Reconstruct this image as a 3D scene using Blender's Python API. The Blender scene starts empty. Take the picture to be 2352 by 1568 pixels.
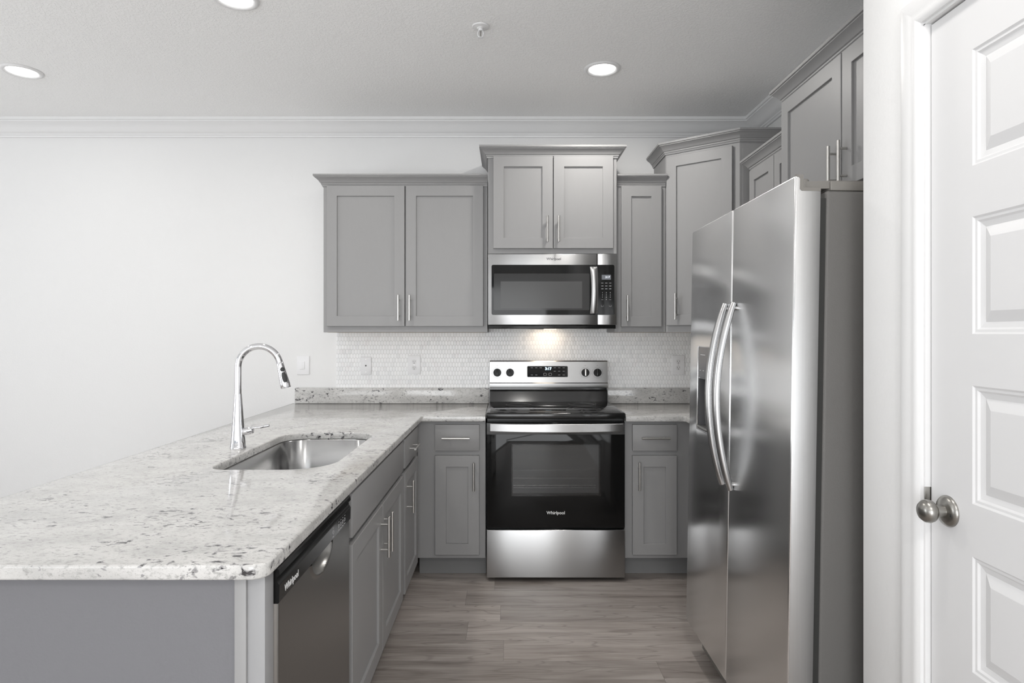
import bpy, bmesh, math, random
from mathutils import Vector, Matrix
random.seed(7)
PI = math.pi
C = bpy.context.scene.collection
# ------------------------------------------------------------------ camera
FPX, PX, PY = 1440.0, 1165.0, 767.0          # focal length and principal point in a 2352x1568 frame
HC = 1.355
cam_d = bpy.data.cameras.new('camera'); cam = bpy.data.objects.new('camera', cam_d); C.objects.link(cam)
cam_d.sensor_width = 36; cam_d.lens = FPX / 2352 * 36
cam_d.shift_x = (1176 - PX) / 2352; cam_d.shift_y = -(784 - PY) / 2352
cam_d.clip_start = 0.02
cam.location = (0, 0, HC); cam.rotation_euler = (PI / 2, 0, 0)
bpy.context.scene.camera = cam
# ------------------------------------------------------------------ world, exposure, daylight
sc = bpy.context.scene
sc.view_settings.view_transform = 'Standard'; sc.view_settings.look = 'None'
sc.view_settings.gamma = 1; sc.view_settings.use_curve_mapping = False
sc.view_settings.exposure = -0.17
w = bpy.data.worlds.new('sky'); sc.world = w; w.use_nodes = True
w.node_tree.nodes['Background'].inputs[0].default_value = (0.85, 0.92, 1, 1)
w.node_tree.nodes['Background'].inputs[1].default_value = 0.7

def area(name, loc, rot, sx, sy, power, col=(1, 1, 1), spread=PI, shape='RECTANGLE'):
    d = bpy.data.lights.new(name, 'AREA'); d.shape = shape; d.size = sx; d.size_y = sy
    d.energy = power; d.color = col; d.spread = spread
    o = bpy.data.objects.new(name, d); C.objects.link(o); o.location = loc; o.rotation_euler = rot
    return o
# daylight through the left patio opening and two unseen rear openings added to light the room
area('daylight_left', (-4.92, 1.45, 1.30), (0, -PI / 2 - .45, 0), 1.9, 1.3, 50, (0.97, 0.985, 1))
area('rear_window_fill', (-3.05, -2.45, 1.2), (PI / 2 + .70, 0, 0), 2.2, 1.9, 45, (0.97, 0.985, 1))
area('rear_window_fill_two', (-0.35, -2.45, 1.05), (PI / 2 + .12, 0, 0), 2.0, 2.1, 88, (0.97, 0.985, 1))

# ------------------------------------------------------------------ node helpers
def mat(name):
    m = bpy.data.materials.new(name); m.use_nodes = True
    nt = m.node_tree; b = nt.nodes['Principled BSDF']
    return m, nt, b
def simple(name, col, rough=0.5, metal=0.0, spec=0.5, coat=0.0, coat_r=0.05):
    m, nt, b = mat(name)
    if not isinstance(col, (tuple, list)): col = (col, col, col)
    b.inputs['Base Color'].default_value = (*col, 1); b.inputs['Roughness'].default_value = rough
    b.inputs['Metallic'].default_value = metal; b.inputs['Specular IOR Level'].default_value = spec
    b.inputs['Coat Weight'].default_value = coat; b.inputs['Coat Roughness'].default_value = coat_r
    return m
class N:
    def __init__(s, nt): s.nt = nt; s.n = nt.nodes; s.l = nt.links
    def link(s, a, b): s.l.new(a, b)
    def put(s, sock, v):
        if isinstance(v, bpy.types.NodeSocket): s.l.new(v, sock)
        else: sock.default_value = v
    def math(s, op, a, b=None, c=None, clamp=False):
        m = s.n.new('ShaderNodeMath'); m.operation = op; m.use_clamp = clamp
        s.put(m.inputs[0], a)
        if b is not None: s.put(m.inputs[1], b)
        if c is not None: s.put(m.inputs[2], c)
        return m.outputs[0]
    def pos(s, scale=(1, 1, 1), rot=(0, 0, 0), loc=(0, 0, 0), src='pos'):
        if src == 'pos': v = s.n.new('ShaderNodeNewGeometry').outputs['Position']
        else: v = s.n.new('ShaderNodeTexCoord').outputs['Object']
        m = s.n.new('ShaderNodeMapping'); m.inputs['Scale'].default_value = scale
        m.inputs['Rotation'].default_value = rot; m.inputs['Location'].default_value = loc
        s.l.new(v, m.inputs[0]); return m.outputs[0]
    def noise(s, vec, scale, detail=4, rough=0.5, dist=0.0, out=0):
        t = s.n.new('ShaderNodeTexNoise'); s.l.new(vec, t.inputs['Vector'])
        t.inputs['Scale'].default_value = scale; t.inputs['Detail'].default_value = detail
        t.inputs['Roughness'].default_value = rough; t.inputs['Distortion'].default_value = dist
        return t.outputs[out]
    def ramp(s, fac, stops, interp='LINEAR'):
        r = s.n.new('ShaderNodeValToRGB'); r.color_ramp.interpolation = interp
        e = r.color_ramp.elements
        while len(e) < len(stops): e.new(0.5)
        for k, (p, c) in enumerate(stops):
            e[k].position = p
            e[k].color = (*c, 1) if isinstance(c, (tuple, list)) else (c, c, c, 1)
        s.put(r.inputs[0], fac); return r.outputs[0]
    def smooth(s, v, a, b):
        m = s.n.new('ShaderNodeMapRange'); m.interpolation_type = 'SMOOTHSTEP'
        s.put(m.inputs[0], v); m.inputs[1].default_value = a; m.inputs[2].default_value = b
        return m.outputs[0]
    def mix(s, fac, a, b, mode='MIX'):
        m = s.n.new('ShaderNodeMix'); m.data_type = 'RGBA'; m.blend_type = mode
        s.put(m.inputs[0], fac)
        s.put(m.inputs[6], (*a, 1) if isinstance(a, tuple) and len(a) == 3 else a)
        s.put(m.inputs[7], (*b, 1) if isinstance(b, tuple) and len(b) == 3 else b)
        return m.outputs[2]
    def bump(s, h, strength, dist, bsdf, normal=None):
        b = s.n.new('ShaderNodeBump'); b.inputs['Strength'].default_value = strength
        b.inputs['Distance'].default_value = dist; s.l.new(h, b.inputs['Height'])
        if normal is not None: s.l.new(normal, b.inputs['Normal'])
        s.l.new(b.outputs[0], bsdf.inputs['Normal']); return b.outputs[0]

def m_wall(name, col, scale=130, strength=0.5, rough=0.75):
    m, nt, b = mat(name); n = N(nt)
    b.inputs['Base Color'].default_value = (*col, 1); b.inputs['Roughness'].default_value = rough
    b.inputs['Specular IOR Level'].default_value = 0.25
    h = n.noise(n.pos(), scale, 3, 0.55)
    n.bump(h, strength, 0.0012, b); return m
def m_ceiling():
    m, nt, b = mat('ceiling_knockdown'); n = N(nt)
    b.inputs['Base Color'].default_value = (0.95, 0.95, 0.945, 1); b.inputs['Roughness'].default_value = 0.9
    b.inputs['Specular IOR Level'].default_value = 0.1
    h = n.noise(n.pos(), 85, 3, 0.6, 0.6)
    h2 = n.smooth(h, 0.47, 0.57)
    n.bump(h2, 0.45, 0.0024, b); return m
def m_paint(name, col, rough=0.42):
    m, nt, b = mat(name); n = N(nt)
    b.inputs['Roughness'].default_value = rough; b.inputs['Specular IOR Level'].default_value = 0.4
    f = n.noise(n.pos(scale=(1, 1, 0.25), src='obj'), 60, 4, 0.6)
    c = n.ramp(f, [(0.3, tuple(v * 0.992 for v in col)), (0.7, tuple(v * 1.008 for v in col))])
    n.link(c, b.inputs['Base Color'])
    n.bump(n.noise(n.pos(src='obj'), 500, 2), 0.06, 0.0005, b); return m
def m_steel(name, col=0.60, rough=0.28, aniso=0.75, rotn=0.0, streak='h', amp=0.05):
    m, nt, b = mat(name); n = N(nt)
    b.inputs['Metallic'].default_value = 1; b.inputs['Anisotropic'].default_value = aniso
    b.inputs['Anisotropic Rotation'].default_value = rotn
    t = n.n.new('ShaderNodeTangent'); t.direction_type = 'RADIAL'; t.axis = 'Z'
    n.link(t.outputs[0], b.inputs['Tangent'])
    sc_ = {'h': (3, 3, 900), 'v': (900, 900, 4)}[streak]
    f = n.noise(n.pos(scale=sc_), 1.0, 3, 0.6)
    n.link(n.ramp(f, [(0.2, col * (1 - amp)), (0.8, col * (1 + amp))]), b.inputs['Base Color'])
    n.link(n.ramp(f, [(0.2, rough * 0.95), (0.8, rough * 1.05)]), b.inputs['Roughness'])
    lo = n.noise(n.pos(scale=(1, 1, 1)), 3.0, 2, 0.5)
    n.bump(lo, 0.10, 0.004, b)
    return m
def m_granite():
    m, nt, b = mat('white_granite'); n = N(nt)
    b.inputs['Roughness'].default_value = 0.10; b.inputs['Specular IOR Level'].default_value = 0.55
    p = n.pos(rot=(0.25, 0.35, 0.35), scale=(1, 1.7, 1.5))
    big = n.noise(p, 7, 5, 0.6, 0.4)
    base = n.ramp(big, [(0.3, (0.47, 0.465, 0.455)), (0.5, (0.57, 0.562, 0.548)), (0.7, (0.64, 0.632, 0.618))])
    mott = n.noise(p, 70, 6, 0.65, 0.3)
    base = n.mix(n.smooth(mott, 0.50, 0.68), base, (0.36, 0.355, 0.345))
    fine = n.noise(p, 260, 3, 0.6)
    base = n.mix(n.math('MULTIPLY', n.smooth(fine, 0.55, 0.70), 0.42), base, (0.22, 0.215, 0.21))
    # grey flecks everywhere, black mineral grains in drifting clusters
    fl = n.noise(p, 42, 3, 0.55, 0.5)
    cl = n.noise(p, 5.5, 3, 0.5)
    thr = n.math('ADD', fl, n.math('MULTIPLY', n.math('SUBTRACT', cl, 0.5), 0.46))
    base = n.mix(n.math('MULTIPLY', n.smooth(thr, 0.625, 0.66), 0.75), base, (0.20, 0.195, 0.20))
    base = n.mix(n.math('MULTIPLY', n.smooth(thr, 0.70, 0.72), 0.95), base, (0.03, 0.028, 0.03))
    n.link(base, b.inputs['Base Color']); return m
def m_floor():
    m, nt, b = mat('vinyl_plank'); n = N(nt)
    geo = n.n.new('ShaderNodeNewGeometry').outputs['Position']
    s = n.n.new('ShaderNodeSeparateXYZ'); n.link(geo, s.inputs[0])
    X, Y = s.outputs[0], s.outputs[1]
    PW, PL = 0.178, 1.22
    yr = n.math('DIVIDE', n.math('ADD', Y, 0.07), PW); row = n.math('FLOOR', yr); fy = n.math('FRACT', yr)
    wn = n.n.new('ShaderNodeTexWhiteNoise'); wn.noise_dimensions = '1D'; n.link(row, wn.inputs['W'])
    xr = n.math('ADD', n.math('DIVIDE', X, PL), n.math('MULTIPLY', wn.outputs[0], 7.3))
    col = n.math('FLOOR', xr); fx = n.math('FRACT', xr)
    cb = n.n.new('ShaderNodeCombineXYZ'); n.link(row, cb.inputs[0]); n.link(col, cb.inputs[1])
    w2 = n.n.new('ShaderNodeTexWhiteNoise'); w2.noise_dimensions = '2D'; n.link(cb.outputs[0], w2.inputs['Vector'])
    rnd = w2.outputs[0]
    off = n.n.new('ShaderNodeCombineXYZ')
    n.link(n.math('ADD', X, n.math('MULTIPLY', rnd, 31)), off.inputs[0])
    n.link(n.math('ADD', Y, n.math('MULTIPLY', rnd, 17)), off.inputs[1])
    n.link(n.math('MULTIPLY', rnd, 9), off.inputs[2])
    mp = n.n.new('ShaderNodeMapping'); mp.inputs['Scale'].default_value = (1.0, 9.0, 1); n.link(off.outputs[0], mp.inputs[0])
    g1 = n.noise(mp.outputs[0], 1.7, 5, 0.55, 0.8)
    mp2 = n.n.new('ShaderNodeMapping'); mp2.inputs['Scale'].default_value = (1.2, 42.0, 1); n.link(off.outputs[0], mp2.inputs[0])
    g2 = n.noise(mp2.outputs[0], 4.0, 4, 0.65, 0.6)
    v = n.math('ADD', n.math('MULTIPLY', g1, 0.62), n.math('MULTIPLY', g2, 0.38))
    c = n.ramp(v, [(0.34, (0.20, 0.172, 0.155)), (0.45, (0.31, 0.274, 0.250)), (0.58, (0.40, 0.360, 0.333)), (0.74, (0.48, 0.44, 0.41))])
    c = n.mix(1.0, c, n.ramp(rnd, [(0, 0.78), (1, 1.16)]), 'MULTIPLY')
    # cathedral rings
    mp3 = n.n.new('ShaderNodeMapping'); mp3.inputs['Scale'].default_value = (0.9, 8.0, 1); n.link(off.outputs[0], mp3.inputs[0])
    r = n.noise(mp3.outputs[0], 1.1, 1, 0.4, 0.2)
    ring = n.math('FRACT', n.math('MULTIPLY', r, 16))
    ring = n.smooth(n.math('ABSOLUTE', n.math('SUBTRACT', ring, 0.5)), 0.38, 0.5)
    c = n.mix(n.math('MULTIPLY', ring, 0.30), c, (0.10, 0.085, 0.075))
    ey = n.math('MULTIPLY', n.math('MINIMUM', fy, n.math('SUBTRACT', 1.0, fy)), PW)
    ex = n.math('MULTIPLY', n.math('MINIMUM', fx, n.math('SUBTRACT', 1.0, fx)), PL)
    seam = n.smooth(n.math('MINIMUM', ex, ey), 0.0002, 0.0014)
    c = n.mix(n.math('ADD', n.math('MULTIPLY', seam, 0.5), 0.5), (0.09, 0.08, 0.07), c)
    n.link(c, b.inputs['Base Color']); b.inputs['Roughness'].default_value = 0.38
    b.inputs['Specular IOR Level'].default_value = 0.4
    n.bump(n.math('ADD', n.math('MULTIPLY', g2, 0.3), seam), 0.3, 0.0008, b); return m
def m_tile():
    """long hexagon mosaic: tiles W wide, rows P apart, pointed ends"""
    m, nt, b = mat('picket_mosaic'); n = N(nt)
    geo = n.n.new('ShaderNodeNewGeometry').outputs['Position']
    s = n.n.new('ShaderNodeSeparateXYZ'); n.link(geo, s.inputs[0])
    W, P, S = 0.0190, 0.0282, 0.85
    U = n.math('ADD', s.outputs[0], s.outputs[1]); V = s.outputs[2]
    K = P / 2 + S * W / 4; L = math.sqrt(1 + S * S)
    def cell(du, dv):
        u = n.math('DIVIDE', n.math('ADD', U, du), W); iu = n.math('ROUND', u)
        v = n.math('DIVIDE', n.math('ADD', V, dv), 2 * P); iv = n.math('ROUND', v)
        ax = n.math('MULTIPLY', n.math('ABSOLUTE', n.math('SUBTRACT', u, iu)), W)
        ay = n.math('MULTIPLY', n.math('ABSOLUTE', n.math('SUBTRACT', v, iv)), 2 * P)
        d1 = n.math('SUBTRACT', ax, W / 2)
        d2 = n.math('DIVIDE', n.math('SUBTRACT', n.math('ADD', n.math('MULTIPLY', ax, S), ay), K), L)
        return n.math('MAXIMUM', d1, d2), iu, iv
    dA, ia, ja = cell(0, 0); dB, ib, jb = cell(W / 2, P)
    d = n.math('MINIMUM', dA, dB); useB = n.math('LESS_THAN', dB, dA)
    iu = n.math('ADD', n.math('MULTIPLY', useB, n.math('SUBTRACT', n.math('ADD', ib, 500.5), ia)), ia)
    iv = n.math('ADD', n.math('MULTIPLY', useB, n.math('SUBTRACT', jb, ja)), ja)
    cb = n.n.new('ShaderNodeCombineXYZ'); n.link(iu, cb.inputs[0]); n.link(iv, cb.inputs[1])
    wn = n.n.new('ShaderNodeTexWhiteNoise'); wn.noise_dimensions = '2D'; n.link(cb.outputs[0], wn.inputs['Vector'])
    tone = n.ramp(wn.outputs[0], [(0, (0.80, 0.805, 0.81)), (0.12, (0.87, 0.875, 0.88)), (1, (0.92, 0.92, 0.92))])
    cloud = n.noise(n.pos(), 14, 4, 0.6)
    tone = n.mix(n.math('MULTIPLY', n.smooth(cloud, 0.52, 0.72), 0.30), tone, (0.76, 0.70, 0.71))
    g = n.smooth(d, -0.0011, -0.0004)
    c = n.mix(g, tone, (0.66, 0.66, 0.655))
    n.link(c, b.inputs['Base Color']); b.inputs['Roughness'].default_value = 0.3
    h = n.smooth(d, -0.0040, -0.0002)
    n.bump(n.math('MULTIPLY', h, -1.0), 0.6, 0.0014, b); return m
def m_emit(name, col, strength, base=0.8):
    m, nt, b = mat(name)
    b.inputs['Base Color'].default_value = (base, base, base, 1)
    b.inputs['Emission Color'].default_value = (*col, 1); b.inputs['Emission Strength'].default_value = strength
    return m
def m_tintglass():
    m, nt, b = mat('tinted_oven_glass'); n = N(nt)
    out = nt.nodes['Material Output']
    tr = nt.nodes.new('ShaderNodeBsdfTransparent'); tr.inputs[0].default_value = (0.62, 0.62, 0.62, 1)
    gl = nt.nodes.new('ShaderNodeBsdfGlossy'); gl.inputs['Roughness'].default_value = 0.03
    fr = nt.nodes.new('ShaderNodeFresnel'); fr.inputs[0].default_value = 1.5
    mx = nt.nodes.new('ShaderNodeMixShader')
    nt.links.new(fr.outputs[0], mx.inputs[0]); nt.links.new(tr.outputs[0], mx.inputs[1]); nt.links.new(gl.outputs[0], mx.inputs[2])
    nt.links.new(mx.outputs[0], out.inputs[0]); nt.nodes.remove(b); return m

M = dict(
    wall=m_wall('white_wall_paint', (0.80, 0.80, 0.797)), greywall=m_wall('grey_wall_paint', (0.175, 0.175, 0.186), 160, 0.35, 0.6),
    ceil=m_ceiling(), trim=simple('white_semigloss', (0.79, 0.79, 0.79), 0.35), door=simple('door_white', (0.73, 0.73, 0.735), 0.38),
    cab=m_paint('grey_cabinet_paint', (0.285, 0.283, 0.283)), cabpale=m_paint('pale_grey_filler', (0.30, 0.30, 0.305), 0.5),
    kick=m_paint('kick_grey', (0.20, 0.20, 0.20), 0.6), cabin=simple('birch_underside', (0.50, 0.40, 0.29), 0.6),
    steel=m_steel('brushed_steel_horizontal', 0.43, 0.30, 0.88, 0.25, 'h', 0.015),
    steelv=m_steel('brushed_steel_vertical', 0.76, 0.23, 0.80, 0.0, 'v', 0.025),
    steeledge=m_steel('steel_door_edge', 0.58, 0.42, 0.3, 0.0, 'v'),
    dwsteel=simple('dishwasher_steel', (0.30, 0.295, 0.285), 0.30, 1),
    hsteel=simple('handle_steel', (0.50, 0.50, 0.50), 0.26, 1),
    sink=m_steel('sink_steel', 0.42, 0.22, 0.6, 0.25, 'h', 0.04),
    nickel=simple('satin_nickel', (0.60, 0.59, 0.57), 0.28, 1), chrome=simple('chrome', (0.80, 0.80, 0.82), 0.05, 1),
    pewter=simple('aged_nickel', (0.33, 0.32, 0.30), 0.30, 1),
    black=simple('black_glass', (0.008, 0.008, 0.008), 0.04, 0, 0.22), blackp=simple('black_plastic', (0.010, 0.010, 0.010), 0.16, 0, 0.25),
    blacke=simple('black_enamel', (0.012, 0.012, 0.012), 0.10), gasket=simple('dark_gasket', (0.03, 0.03, 0.028), 0.6),
    fbody=m_wall('fridge_side_grey', (0.15, 0.146, 0.14), 300, 0.6, 0.42), hinge=simple('hinge_taupe', (0.20, 0.19, 0.175), 0.4),
    win1=simple('microwave_window_outer', (0.035, 0.035, 0.035), 0.10, 0, 0.25), win2=simple('microwave_window_mesh', (0.075, 0.075, 0.075), 0.18, 0, 0.25),
    enamel=simple('grey_oven_enamel', (0.42, 0.42, 0.42), 0.4), tint=m_tintglass(), rack=simple('rack_wire', (0.75, 0.75, 0.75), 0.25, 1),
    granite=m_granite(), floor=m_floor(), tile=m_tile(), white=simple('white_plastic', (0.82, 0.82, 0.83), 0.3),
    ivory=simple('pale_socket', (0.74, 0.74, 0.745), 0.35), slot=simple('dark_slot', (0.03, 0.03, 0.03), 0.6),
    logo_w=simple('logo_silver', (0.75, 0.75, 0.75), 0.4), logo_d=simple('logo_dark', (0.06, 0.06, 0.065), 0.5),
    mark=simple('panel_marking', (0.55, 0.55, 0.56), 0.5), ring=simple('burner_marking', (0.16, 0.16, 0.16), 0.3),
    lens=m_emit('lamp_lens', (1, 0.99, 0.97), 6.0), led=m_emit('display_digits', (0.55, 0.8, 1.0), 4.0, 0.1),
    lcd=simple('display_window', (0.16, 0.17, 0.19), 0.2), lcdtxt=m_emit('display_pale_digits', (0.85, 0.9, 1.0), 1.2, 0.5),
    grey=simple('dispenser_grey', (0.10, 0.10, 0.105), 0.25), rubber=simple('rubber_button', (0.03, 0.03, 0.03), 0.5),
    caulk=simple('filter_mesh', (0.45, 0.45, 0.44), 0.4, 0.6),
)
# ------------------------------------------------------------------ mesh helpers
def T(v): return Matrix.Translation(v)
def box(bm, x0, x1, y0, y1, z0, z1, bev=0.0, seg=2):
    g = bmesh.ops.create_cube(bm, size=1)
    vs = g['verts']
    for v in vs:
        v.co = Vector((x0 + (v.co.x + .5) * (x1 - x0), y0 + (v.co.y + .5) * (y1 - y0), z0 + (v.co.z + .5) * (z1 - z0)))
    if bev:
        es = list({e for v in vs for e in v.link_edges})
        bmesh.ops.bevel(bm, geom=es, offset=bev, segments=seg, affect='EDGES', profile=0.5)
    return vs
def bx(*a, **k):
    bm = bmesh.new(); box(bm, *a, **k); return bm
def frame_along(pts):
    out = []; up = None
    for i, p in enumerate(pts):
        t = (pts[min(i + 1, len(pts) - 1)] - pts[max(i - 1, 0)]).normalized()
        if up is None:
            a = Vector((0, 0, 1)) if abs(t.z) < 0.9 else Vector((0, 1, 0))
            u = t.cross(a).normalized()
        else:
            u = (up - t * up.dot(t)).normalized()
        up = u; out.append((t, u, t.cross(u).normalized()))
    return out
def tube(bm, pts, r, n=16, caps=True, ry=None):
    pts = [Vector(p) for p in pts]; fr = frame_along(pts); rings = []
    for i, (p, (t, u, v)) in enumerate(zip(pts, fr)):
        a = r[i] if isinstance(r, (list, tuple)) else r
        b_ = a if ry is None else (ry[i] if isinstance(ry, (list, tuple)) else ry)
        rings.append([bm.verts.new(p + u * a * math.cos(2 * PI * k / n) + v * b_ * math.sin(2 * PI * k / n)) for k in range(n)])
    for A, B in zip(rings, rings[1:]):
        for k in range(n): bm.faces.new((A[k], A[(k + 1) % n], B[(k + 1) % n], B[k]))
    if caps: bm.faces.new(rings[0][::-1]); bm.faces.new(rings[-1])
def lathe(bm, prof, mtx=Matrix.Identity(4), n=32):
    """profile of (radius, height) about local z"""
    rings = []
    for r, z in prof:
        if r < 1e-6: rings.append([bm.verts.new(mtx @ Vector((0, 0, z)))])
        else: rings.append([bm.verts.new(mtx @ Vector((r * math.cos(2 * PI * k / n), r * math.sin(2 * PI * k / n), z))) for k in range(n)])
    for A, B in zip(rings, rings[1:]):
        for k in range(n):
            a = [A[k % len(A)], A[(k + 1) % len(A)], B[(k + 1) % len(B)], B[k % len(B)]]
            a = list(dict.fromkeys(a))
            if len(a) > 2:
                try: bm.faces.new(a)
                except ValueError: pass
def sweep(bm, path, prof, z0):
    """profile (out, up) swept along a flat path; out = right-hand side of travel"""
    P = [Vector((p[0], p[1])) for p in path]; rows = []
    for i, p in enumerate(P):
        ds = []
        if i > 0: ds.append((P[i] - P[i - 1]).normalized())
        if i < len(P) - 1: ds.append((P[i + 1] - P[i]).normalized())
        ns = [Vector((d.y, -d.x)) for d in ds]
        if len(ns) == 2:
            m_ = (ns[0] + ns[1]).normalized(); m_ = m_ / max(0.2, m_.dot(ns[0]))
        else: m_ = ns[0]
        rows.append([bm.verts.new((p.x + m_.x * o, p.y + m_.y * o, z0 + u)) for o, u in prof])
    k = len(prof)
    for A, B in zip(rows, rows[1:]):
        for j in range(k): bm.faces.new((A[j], A[(j + 1) % k], B[(j + 1) % k], B[j]))
    bm.faces.new(rows[0][::-1]); bm.faces.new(rows[-1])
def extrude_poly(bm, pts, z0, z1):
    a = [bm.verts.new((x, y, z0)) for x, y in pts]; b_ = [bm.verts.new((x, y, z1)) for x, y in pts]
    n = len(pts); bm.faces.new(a[::-1]); bm.faces.new(b_)
    for k in range(n): bm.faces.new((a[k], a[(k + 1) % n], b_[(k + 1) % n], b_[k]))
def props(o, label=None, cat=None, group=None, kind=None):
    if label: o['label'] = label
    if cat: o['category'] = cat
    if group: o['group'] = group
    if kind: o['kind'] = kind
    return o
def finish(bm, me, smooth_ang=35):
    bmesh.ops.recalc_face_normals(bm, faces=bm.faces[:])
    for f in bm.faces: f.smooth = True
    a = math.radians(smooth_ang)
    for e in bm.edges:
        e.smooth = not (len(e.link_faces) == 2 and e.calc_face_angle(0) > a)
    bm.to_mesh(me); bm.free()
def obj(name, bm, m, parent=None, world=False, ang=35):
    """world=True: vertices are given in world coordinates and moved into the parent's frame"""
    me = bpy.data.meshes.new(name)
    if parent is not None and world: bmesh.ops.transform(bm, matrix=wm(parent).inverted(), verts=bm.verts[:])
    finish(bm, me, ang)
    me.materials.append(m if not isinstance(m, str) else M[m])
    o = bpy.data.objects.new(name, me); C.objects.link(o)
    if parent is not None: o.parent = parent
    return o
def wm(o):
    m = Matrix.LocRotScale(o.location, o.rotation_euler, o.scale)
    return m if o.parent is None else wm(o.parent) @ m
def empty(name, loc, rz=0, **k):
    o = bpy.data.objects.new(name, None); C.objects.link(o); o.empty_display_size = 0.1
    o.location = loc; o.rotation_euler = (0, 0, rz); return props(o, **k)
def from_curve(name, cu):
    t = bpy.data.objects.new('tmp', cu); C.objects.link(t)
    dg = bpy.context.evaluated_depsgraph_get(); me = bpy.data.meshes.new_from_object(t.evaluated_get(dg))
    bpy.data.objects.remove(t); me.name = name; return me
def text_bm(body, size, mtx, extrude=0.0003, bold=0.0):
    cu = bpy.data.curves.new('t', 'FONT'); cu.body = body; cu.size = size; cu.extrude = extrude; cu.offset = bold
    cu.align_x = 'CENTER'; cu.align_y = 'CENTER'; cu.resolution_u = 3
    me = from_curve('t', cu); me.transform(mtx)
    bm = bmesh.new(); bm.from_mesh(me); bpy.data.meshes.remove(me); return bm
def merge(bm, other):
    me = bpy.data.meshes.new('m'); other.to_mesh(me); other.free(); bm.from_mesh(me); bpy.data.meshes.remove(me)
FRONT = Matrix(((1, 0, 0, 0), (0, 0, -1, 0), (0, 1, 0, 0), (0, 0, 0, 1)))        # facing -Y
RIGHT = Matrix(((0, 0, 1, 0), (1, 0, 0, 0), (0, 1, 0, 0), (0, 0, 0, 1)))         # facing +X
LEFT = Matrix(((0, 0, -1, 0), (-1, 0, 0, 0), (0, 1, 0, 0), (0, 0, 0, 1)))        # facing -X
def cut(o, bm):
    me = bpy.data.meshes.new('cut'); bm.to_mesh(me); bm.free(); c = bpy.data.objects.new('cut', me); C.objects.link(c)
    c.parent = o.parent
    md = o.modifiers.new('b', 'BOOLEAN'); md.object = c; md.operation = 'DIFFERENCE'; md.solver = 'EXACT'
    dg = bpy.context.evaluated_depsgraph_get(); me2 = bpy.data.meshes.new_from_object(o.evaluated_get(dg))
    o.modifiers.clear(); old = o.data; o.data = me2; me2.name = o.name
    bpy.data.objects.remove(c); bpy.data.meshes.remove(old)
    b2 = bmesh.new(); b2.from_mesh(me2); finish(b2, me2, 30)
def round_rect(x0, x1, y0, y1, r, n=10, ccw=True):
    pts = []
    rr = r if isinstance(r, (list, tuple)) else (r,) * 4   # order: (x1,y0),(x1,y1),(x0,y1),(x0,y0)
    for (cx, cy, a0, q) in ((x1, y0, -90, 0), (x1, y1, 0, 1), (x0, y1, 90, 2), (x0, y0, 180, 3)):
        R = rr[q]; sx = -1 if cx == x1 else 1; sy = -1 if cy == y1 else 1
        for k in range(n + 1):
            a = math.radians(a0 + 90 * k / n)
            pts.append((cx + sx * R + R * math.cos(a), cy + sy * R + R * math.sin(a)))
    return pts if ccw else pts[::-1]
def fillet(poly, radii, n=8):
    out = []; L = len(poly)
    for i, p in enumerate(poly):
        r = radii[i]
        if r <= 0: out.append(p); continue
        P = Vector(p); A = (Vector(poly[i - 1]) - P).normalized(); B = (Vector(poly[(i + 1) % L]) - P).normalized()
        c = P + (A + B) * r
        s = P + A * r; e = P + B * r
        for k in range(n + 1):
            t = k / n; a = (s - c); b_ = (e - c)
            v = (a * math.cos(t * PI / 2) + b_ * math.sin(t * PI / 2)); out.append(tuple(c + v))
    return out
def slab(name, outline, holes, z0, z1, m, bev=0.004):
    cu = bpy.data.curves.new(name, 'CURVE'); cu.dimensions = '2D'; cu.fill_mode = 'BOTH'
    cu.extrude = (z1 - z0) / 2 - bev; cu.bevel_depth = bev; cu.bevel_resolution = 3; cu.offset = -bev
    for pl in [outline] + holes:
        s = cu.splines.new('POLY'); s.points.add(len(pl) - 1); s.use_cyclic_u = True
        for q, p in zip(s.points, pl): q.co = (p[0], p[1], 0, 1)
    me = from_curve(name, cu); me.transform(T((0, 0, (z0 + z1) / 2)))
    bm = bmesh.new(); bm.from_mesh(me); bpy.data.meshes.remove(me)
    bmesh.ops.remove_doubles(bm, verts=bm.verts[:], dist=0.00005)
    return obj(name, bm, m)

# ------------------------------------------------------------------ room shell
YB, XR, XL, YF, ZC = 4.09, 1.61, -4.8, -2.3, 2.743
XW, YC = 0.93, 1.64
def struct(name, bm, m, parent=None, label=None):
    o = obj(name, bm, m, parent)
    if parent is None: props(o, kind='structure', label=label)
    return o
struct('floor', bx(XL - .1, XR + .1, YF - .1, YB + .1, -0.05, 0), 'floor')
struct('ceiling', bx(XL - .1, XR + .1, YF - .1, YB + .1, ZC, ZC + .08), 'ceil')
struct('wall_back', bx(XL - .1, XR + .1, YB, YB + .1, 0, ZC), 'wall')
struct('wall_right', bx(XR, XR + .1, YC - .1, YB, 0, ZC), 'wall')
bm = bmesh.new()                                       # pantry wall with its door opening, and the return beside the fridge
DY0, DY1, DZ = 0.62, 1.395, 2.045
box(bm, XW, XW + .11, DY1 + .018, YC, 0, ZC, 0.004); box(bm, XW, XW + .11, YF, DY0 - .018, 0, ZC)
box(bm, XW, XW + .11, DY0 - .018, DY1 + .018, DZ + .018, ZC); box(bm, XW + .11, XR + .05, YC - .1, YC, 0, ZC)
box(bm, XW + .6, XW + .65, YF, YC - .1, 0, ZC)
struct('wall_pantry', bm, 'wall')
bm = bmesh.new()                                       # left wall with wide patio opening
box(bm, XL - .1, XL, YF, -0.15, 0, ZC); box(bm, XL - .1, XL, 2.55, YB, 0, ZC); box(bm, XL - .1, XL, -0.15, 2.55, 2.3, ZC); box(bm, XL - .1, XL, -0.15, 2.55, 0, .3)
struct('wall_left', bm, 'wall')
bm = bmesh.new()
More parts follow.
